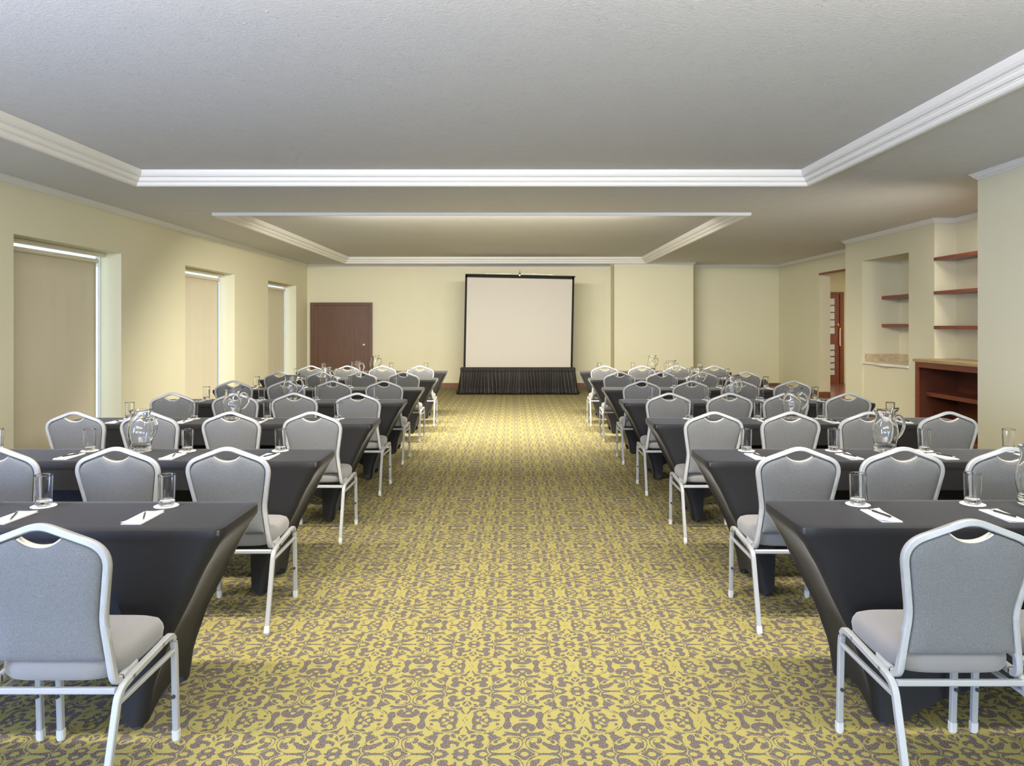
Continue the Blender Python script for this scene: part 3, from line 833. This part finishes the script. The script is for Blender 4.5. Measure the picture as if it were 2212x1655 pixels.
# ------------------------------------------------------------------ tableware
def make_glass():
    bm = bmesh.new()
    lathe(bm, [(0, 0), (.028, 0), (.0305, .002), (.031, .006), (.0312, .010), (.0343, .122), (.0345, .127), (.0344, .1295), (.0338, .1305), (.0333, .1302), (.0328, .128), (.0326, .122), (.0297, .030), (.0293, .024), (.0280, .0195), (.025, .0175), (0, .0165)], 40)
    o = link('drinking_glass', bm, M['glass'], None, 180); return o
def make_coaster():
    bm = bmesh.new(); lathe(bm, [(0, 0), (.0475, 0), (.049, .001), (.049, .0025), (.048, .003), (0, .003)], 36)
    return link('coaster', bm, M['coaster'], None, 50)
def make_pad(curl):
    t = empty('notepad'); bm = bmesh.new(); nx, ny = 6, 10; W_, H_ = .078, .185
    def z(u, v):
        return .0035 + curl * (max(0, v - .55) ** 2 * 2.2 * max(0, u) + max(0, -v - .4) ** 2 * 1.2 * max(0, -u))
    a = [[bm.verts.new((W_ * (i / nx - .5), H_ * (j / ny - .5), z(2 * i / nx - 1, 2 * j / ny - 1))) for i in range(nx + 1)] for j in range(ny + 1)]
    for j in range(ny):
        for i in range(nx): bm.faces.new((a[j][i], a[j][i + 1], a[j + 1][i + 1], a[j + 1][i]))
    o = link('top_sheet', bm, M['paper'], t, 180); s = o.modifiers.new('thick', 'SOLIDIFY'); s.thickness = .0008
    bm = bmesh.new(); bx(bm, -W_ / 2, W_ / 2, -H_ / 2, H_ / 2, 0, .0022); link('pad_block', bm, M['paper'], t)
    return t
def make_pen():
    t = empty('pen')
    bm = bmesh.new(); sweep(bm, [(0, -.055, .0045), (0, .045, .0045)], circ(.0042, 10)); link('barrel', bm, M['pen'], t, 50)
    bm = bmesh.new(); sweep(bm, [(0, -.071, .0045), (0, -.066, .0045), (0, -.055, .0045)], circ(.0042, 10), scale=[.15, .45, .95]); link('tip', bm, M['chrome'], t, 50)
    bm = bmesh.new(); sweep(bm, [(0, .045, .0045), (0, .060, .0045)], circ(.0036, 10)); sweep(bm, [(0, .060, .0045), (0, .069, .0045)], circ(.0022, 8)); link('push_button', bm, M['chrome'], t, 50)
    bm = bmesh.new(); sweep(bm, fillet([(0, .055, .0065), (0, .055, .0105), (0, .012, .0100)], .002, 3), sq(.0035, .0012, .0003), (1, 0, 0)); link('clip', bm, M['chrome'], t, 50)
    return t
def make_pitcher():
    t = empty('glass_pitcher')
    outer = [(0, 0), (.058, 0), (.0635, .004), (.0645, .014), (.0625, .028), (.0605, .036), (.0625, .050), (.068, .072), (.0725, .095), (.0735, .118), (.0715, .140), (.066, .163),
             (.058, .184), (.0535, .202), (.053, .216), (.0555, .230), (.060, .242), (.0625, .249)]
    inner = [(.0605, .2505), (.0575, .243), (.0525, .230), (.050, .216), (.0505, .202), (.055, .184), (.063, .163), (.0685, .140), (.0705, .118), (.0695, .095), (.065, .072), (.0595, .050), (.056, .034), (.045, .026), (0, .024)]
    def spout(p, a):
        d_ = abs((a - math.pi + math.pi) % (2 * math.pi) - math.pi); w = math.exp(-(d_ / .38) ** 2) * max(0, min(1, (p.z - .19) / .06)) ** 1.5
        r = math.hypot(p.x, p.y); 
        if r > 1e-6:
            f = (r + .030 * w) / r; g = 1 - .10 * max(0, min(1, (p.z - .2) / .05)) * math.exp(-((d_ - .75) / .3) ** 2)
            return Vector((p.x * f * g, p.y * f * g, p.z + .012 * w))
        return p
    bm = bmesh.new(); lathe(bm, outer + inner, 48, lambda p, a: spout(p, (a + math.pi) % (2 * math.pi)))
    link('body', bm, M['glass'], t, 70)
    bm = bmesh.new()
    pth = smooth_path([(.0555, 0, .196), (.078, 0, .212), (.104, 0, .205), (.121, 0, .178), (.121, 0, .145), (.107, 0, .112), (.088, 0, .090), (.0745, 0, .082)], 5)
    n = len(pth); sweep(bm, pth, [(x * .85, y * 1.15) for x, y in circ(.0095, 12)], (0, 1, 0), scale=[1.15 if i < 3 or i > n - 4 else 1.0 - .12 * math.sin(math.pi * i / n) for i in range(n)])
    link('handle', bm, M['glass'], t, 70)
    return t

# ------------------------------------------------------------------ laying out the rows
F_ = 1560.0
ORD = ['first', 'second', 'third', 'fourth', 'fifth', 'sixth', 'seventh']
SEAT = ['aisle', 'second', 'third', 'fourth']
REAR = [3.12, 4.45, 5.96, 7.46, 8.91, 10.49, 12.1]
CH_TOP = [2.19, 3.57, 5.04, 6.45, 7.87, 9.38, 10.80]
CH_PX = {'left': [[84, -268], [489, 250, -8], [674, 499, 322, 160], [773, 634.5, 506, 372], [830, 719, 617, 503], [872, 779, 694, 604], [907, 826, 750, 671.5]],
         'right': [[2099, 2446], [1728, 1953.5, 2184], [1543, 1710, 1877, 2051], [1446, 1577.5, 1698, 1834], [1387, 1495, 1599, 1712], [1339, 1431, 1518, 1611], [1306, 1387, 1462, 1542.5]]}
GX = {'left': [[1.457, 1.97], [1.41, 1.965, 2.56, 3.12], [1.42, 2.0, 2.595, 3.12], [1.417, 2.02, 2.567, 3.135], [1.43, 2.0, 2.556, 3.128], [1.465, 2.01, 2.54, 3.127], [1.45, 2.03, 2.6, 3.148]],
      'right': [[1.46, 1.95], [1.412, 1.941, 2.486, 2.99], [1.43, 1.99, 2.504, 3.07], [1.416, 1.975, 2.52, 3.086], [1.426, 1.97, 2.53, 3.09], [1.41, 1.97, 2.52, 3.08], [1.43, 1.99, 2.54, 3.1]]}
PX = {'left': [2.25, 2.246, 2.28, 2.27, 2.285, 2.27, 2.31], 'right': [2.205, 2.24, 2.26, 2.225, 2.227, 2.256, 2.30]}

protos = {}
def inst(key, maker, loc, rz, label, cat, group):
    if key not in protos: o = maker(); protos[key] = o
    else: o = copy_tree(protos[key])
    o.location = loc; o.rotation_euler = (0, 0, rz); tag(o, label, cat, group); return o

def seat_phrase(j): return 'aisle seat' if j == 0 else '%s seat from the aisle' % SEAT[j]
def place_phrase(j): return 'the aisle place' if j == 0 else '%s place from the aisle' % SEAT[j]
rr = random.Random(11)
ZT = TH + .0005
for side, sg in (('left', -1), ('right', 1)):
    for i in range(7):
        rear = REAR[i] + (.03 if (i == 0 and side == 'right') else 0)
        yc = rear - TD / 2; xe = 1.085 if side == 'left' else 1.082
        flip = math.pi if (side == 'right' and i == 0) else 0
        inst('table', make_table, (sg * (xe + TL / 2), yc, 0), flip, 'long narrow table in black stretch cover, %s from the camera %s of the aisle' % (ORD[i], side), 'table', 'black covered tables in rows')
        for j, px in enumerate(CH_PX[side][i]):
            zt_ = CH_TOP[i] + (.05 if (side == 'right' and i == 0) else 0)
            x = (px - 1108.6) * zt_ / F_
            c = inst('chair', make_chair, (x, zt_ + .20, 0), R(rr.uniform(-1.2, 1.2)) if i else 0, 'grey padded chair, %s, %s table from the camera, %s block' % (seat_phrase(j), ORD[i], side), 'chair', 'banquet chairs at the covered tables')
            if side == 'right' and i == 1 and j == 0:
                box('price_sticker', M['paper'], -.025, .015, -.1510, -.1502, .3645, .3795, 0, c)
        for j, gx in enumerate(GX[side][i]):
            x = sg * gx; yg = rear - .085 + rr.uniform(-.008, .008)
            where = '%s table from the camera, %s block, %s' % (ORD[i], side, place_phrase(j))
            inst('coaster', make_coaster, (x, yg, ZT), rr.uniform(0, 6), 'white round coaster, ' + where, 'coaster', 'coasters on the tables')
            inst('glass', make_glass, (x + rr.uniform(-.002, .002), yg, ZT + .0032), rr.uniform(0, 6), 'clear straight drinking glass, ' + where, 'glass', 'drinking glasses on the tables')
            pr = R(rr.uniform(-3, 3)); py = rear - TD + .165
            inst('pad%d' % ((i + j) % 2), (lambda: make_pad(.006)) if (i + j) % 2 else (lambda: make_pad(.012)), (x + rr.uniform(-.008, .004), py, ZT), pr, 'white note paper, ' + where, 'notepad', 'note paper on the tables')
            if i == 0: a = R(24) if side == 'left' else R(15)
            else: a = R(rr.choice((-22, 18, 28, 40))) if side == 'left' else R(rr.uniform(12, 26))
            inst('pen', make_pen, (x + .004, py, ZT + .0062), a, 'black pen, ' + where, 'pen', 'pens on the note paper')
        rz = R(rr.uniform(-25, 25))
        inst('pitcher', make_pitcher, (sg * PX[side][i], rear - .10, ZT), rz, 'clear glass water pitcher on the %s table from the camera, %s block' % (ORD[i], side), 'pitcher', 'glass pitchers on the tables')
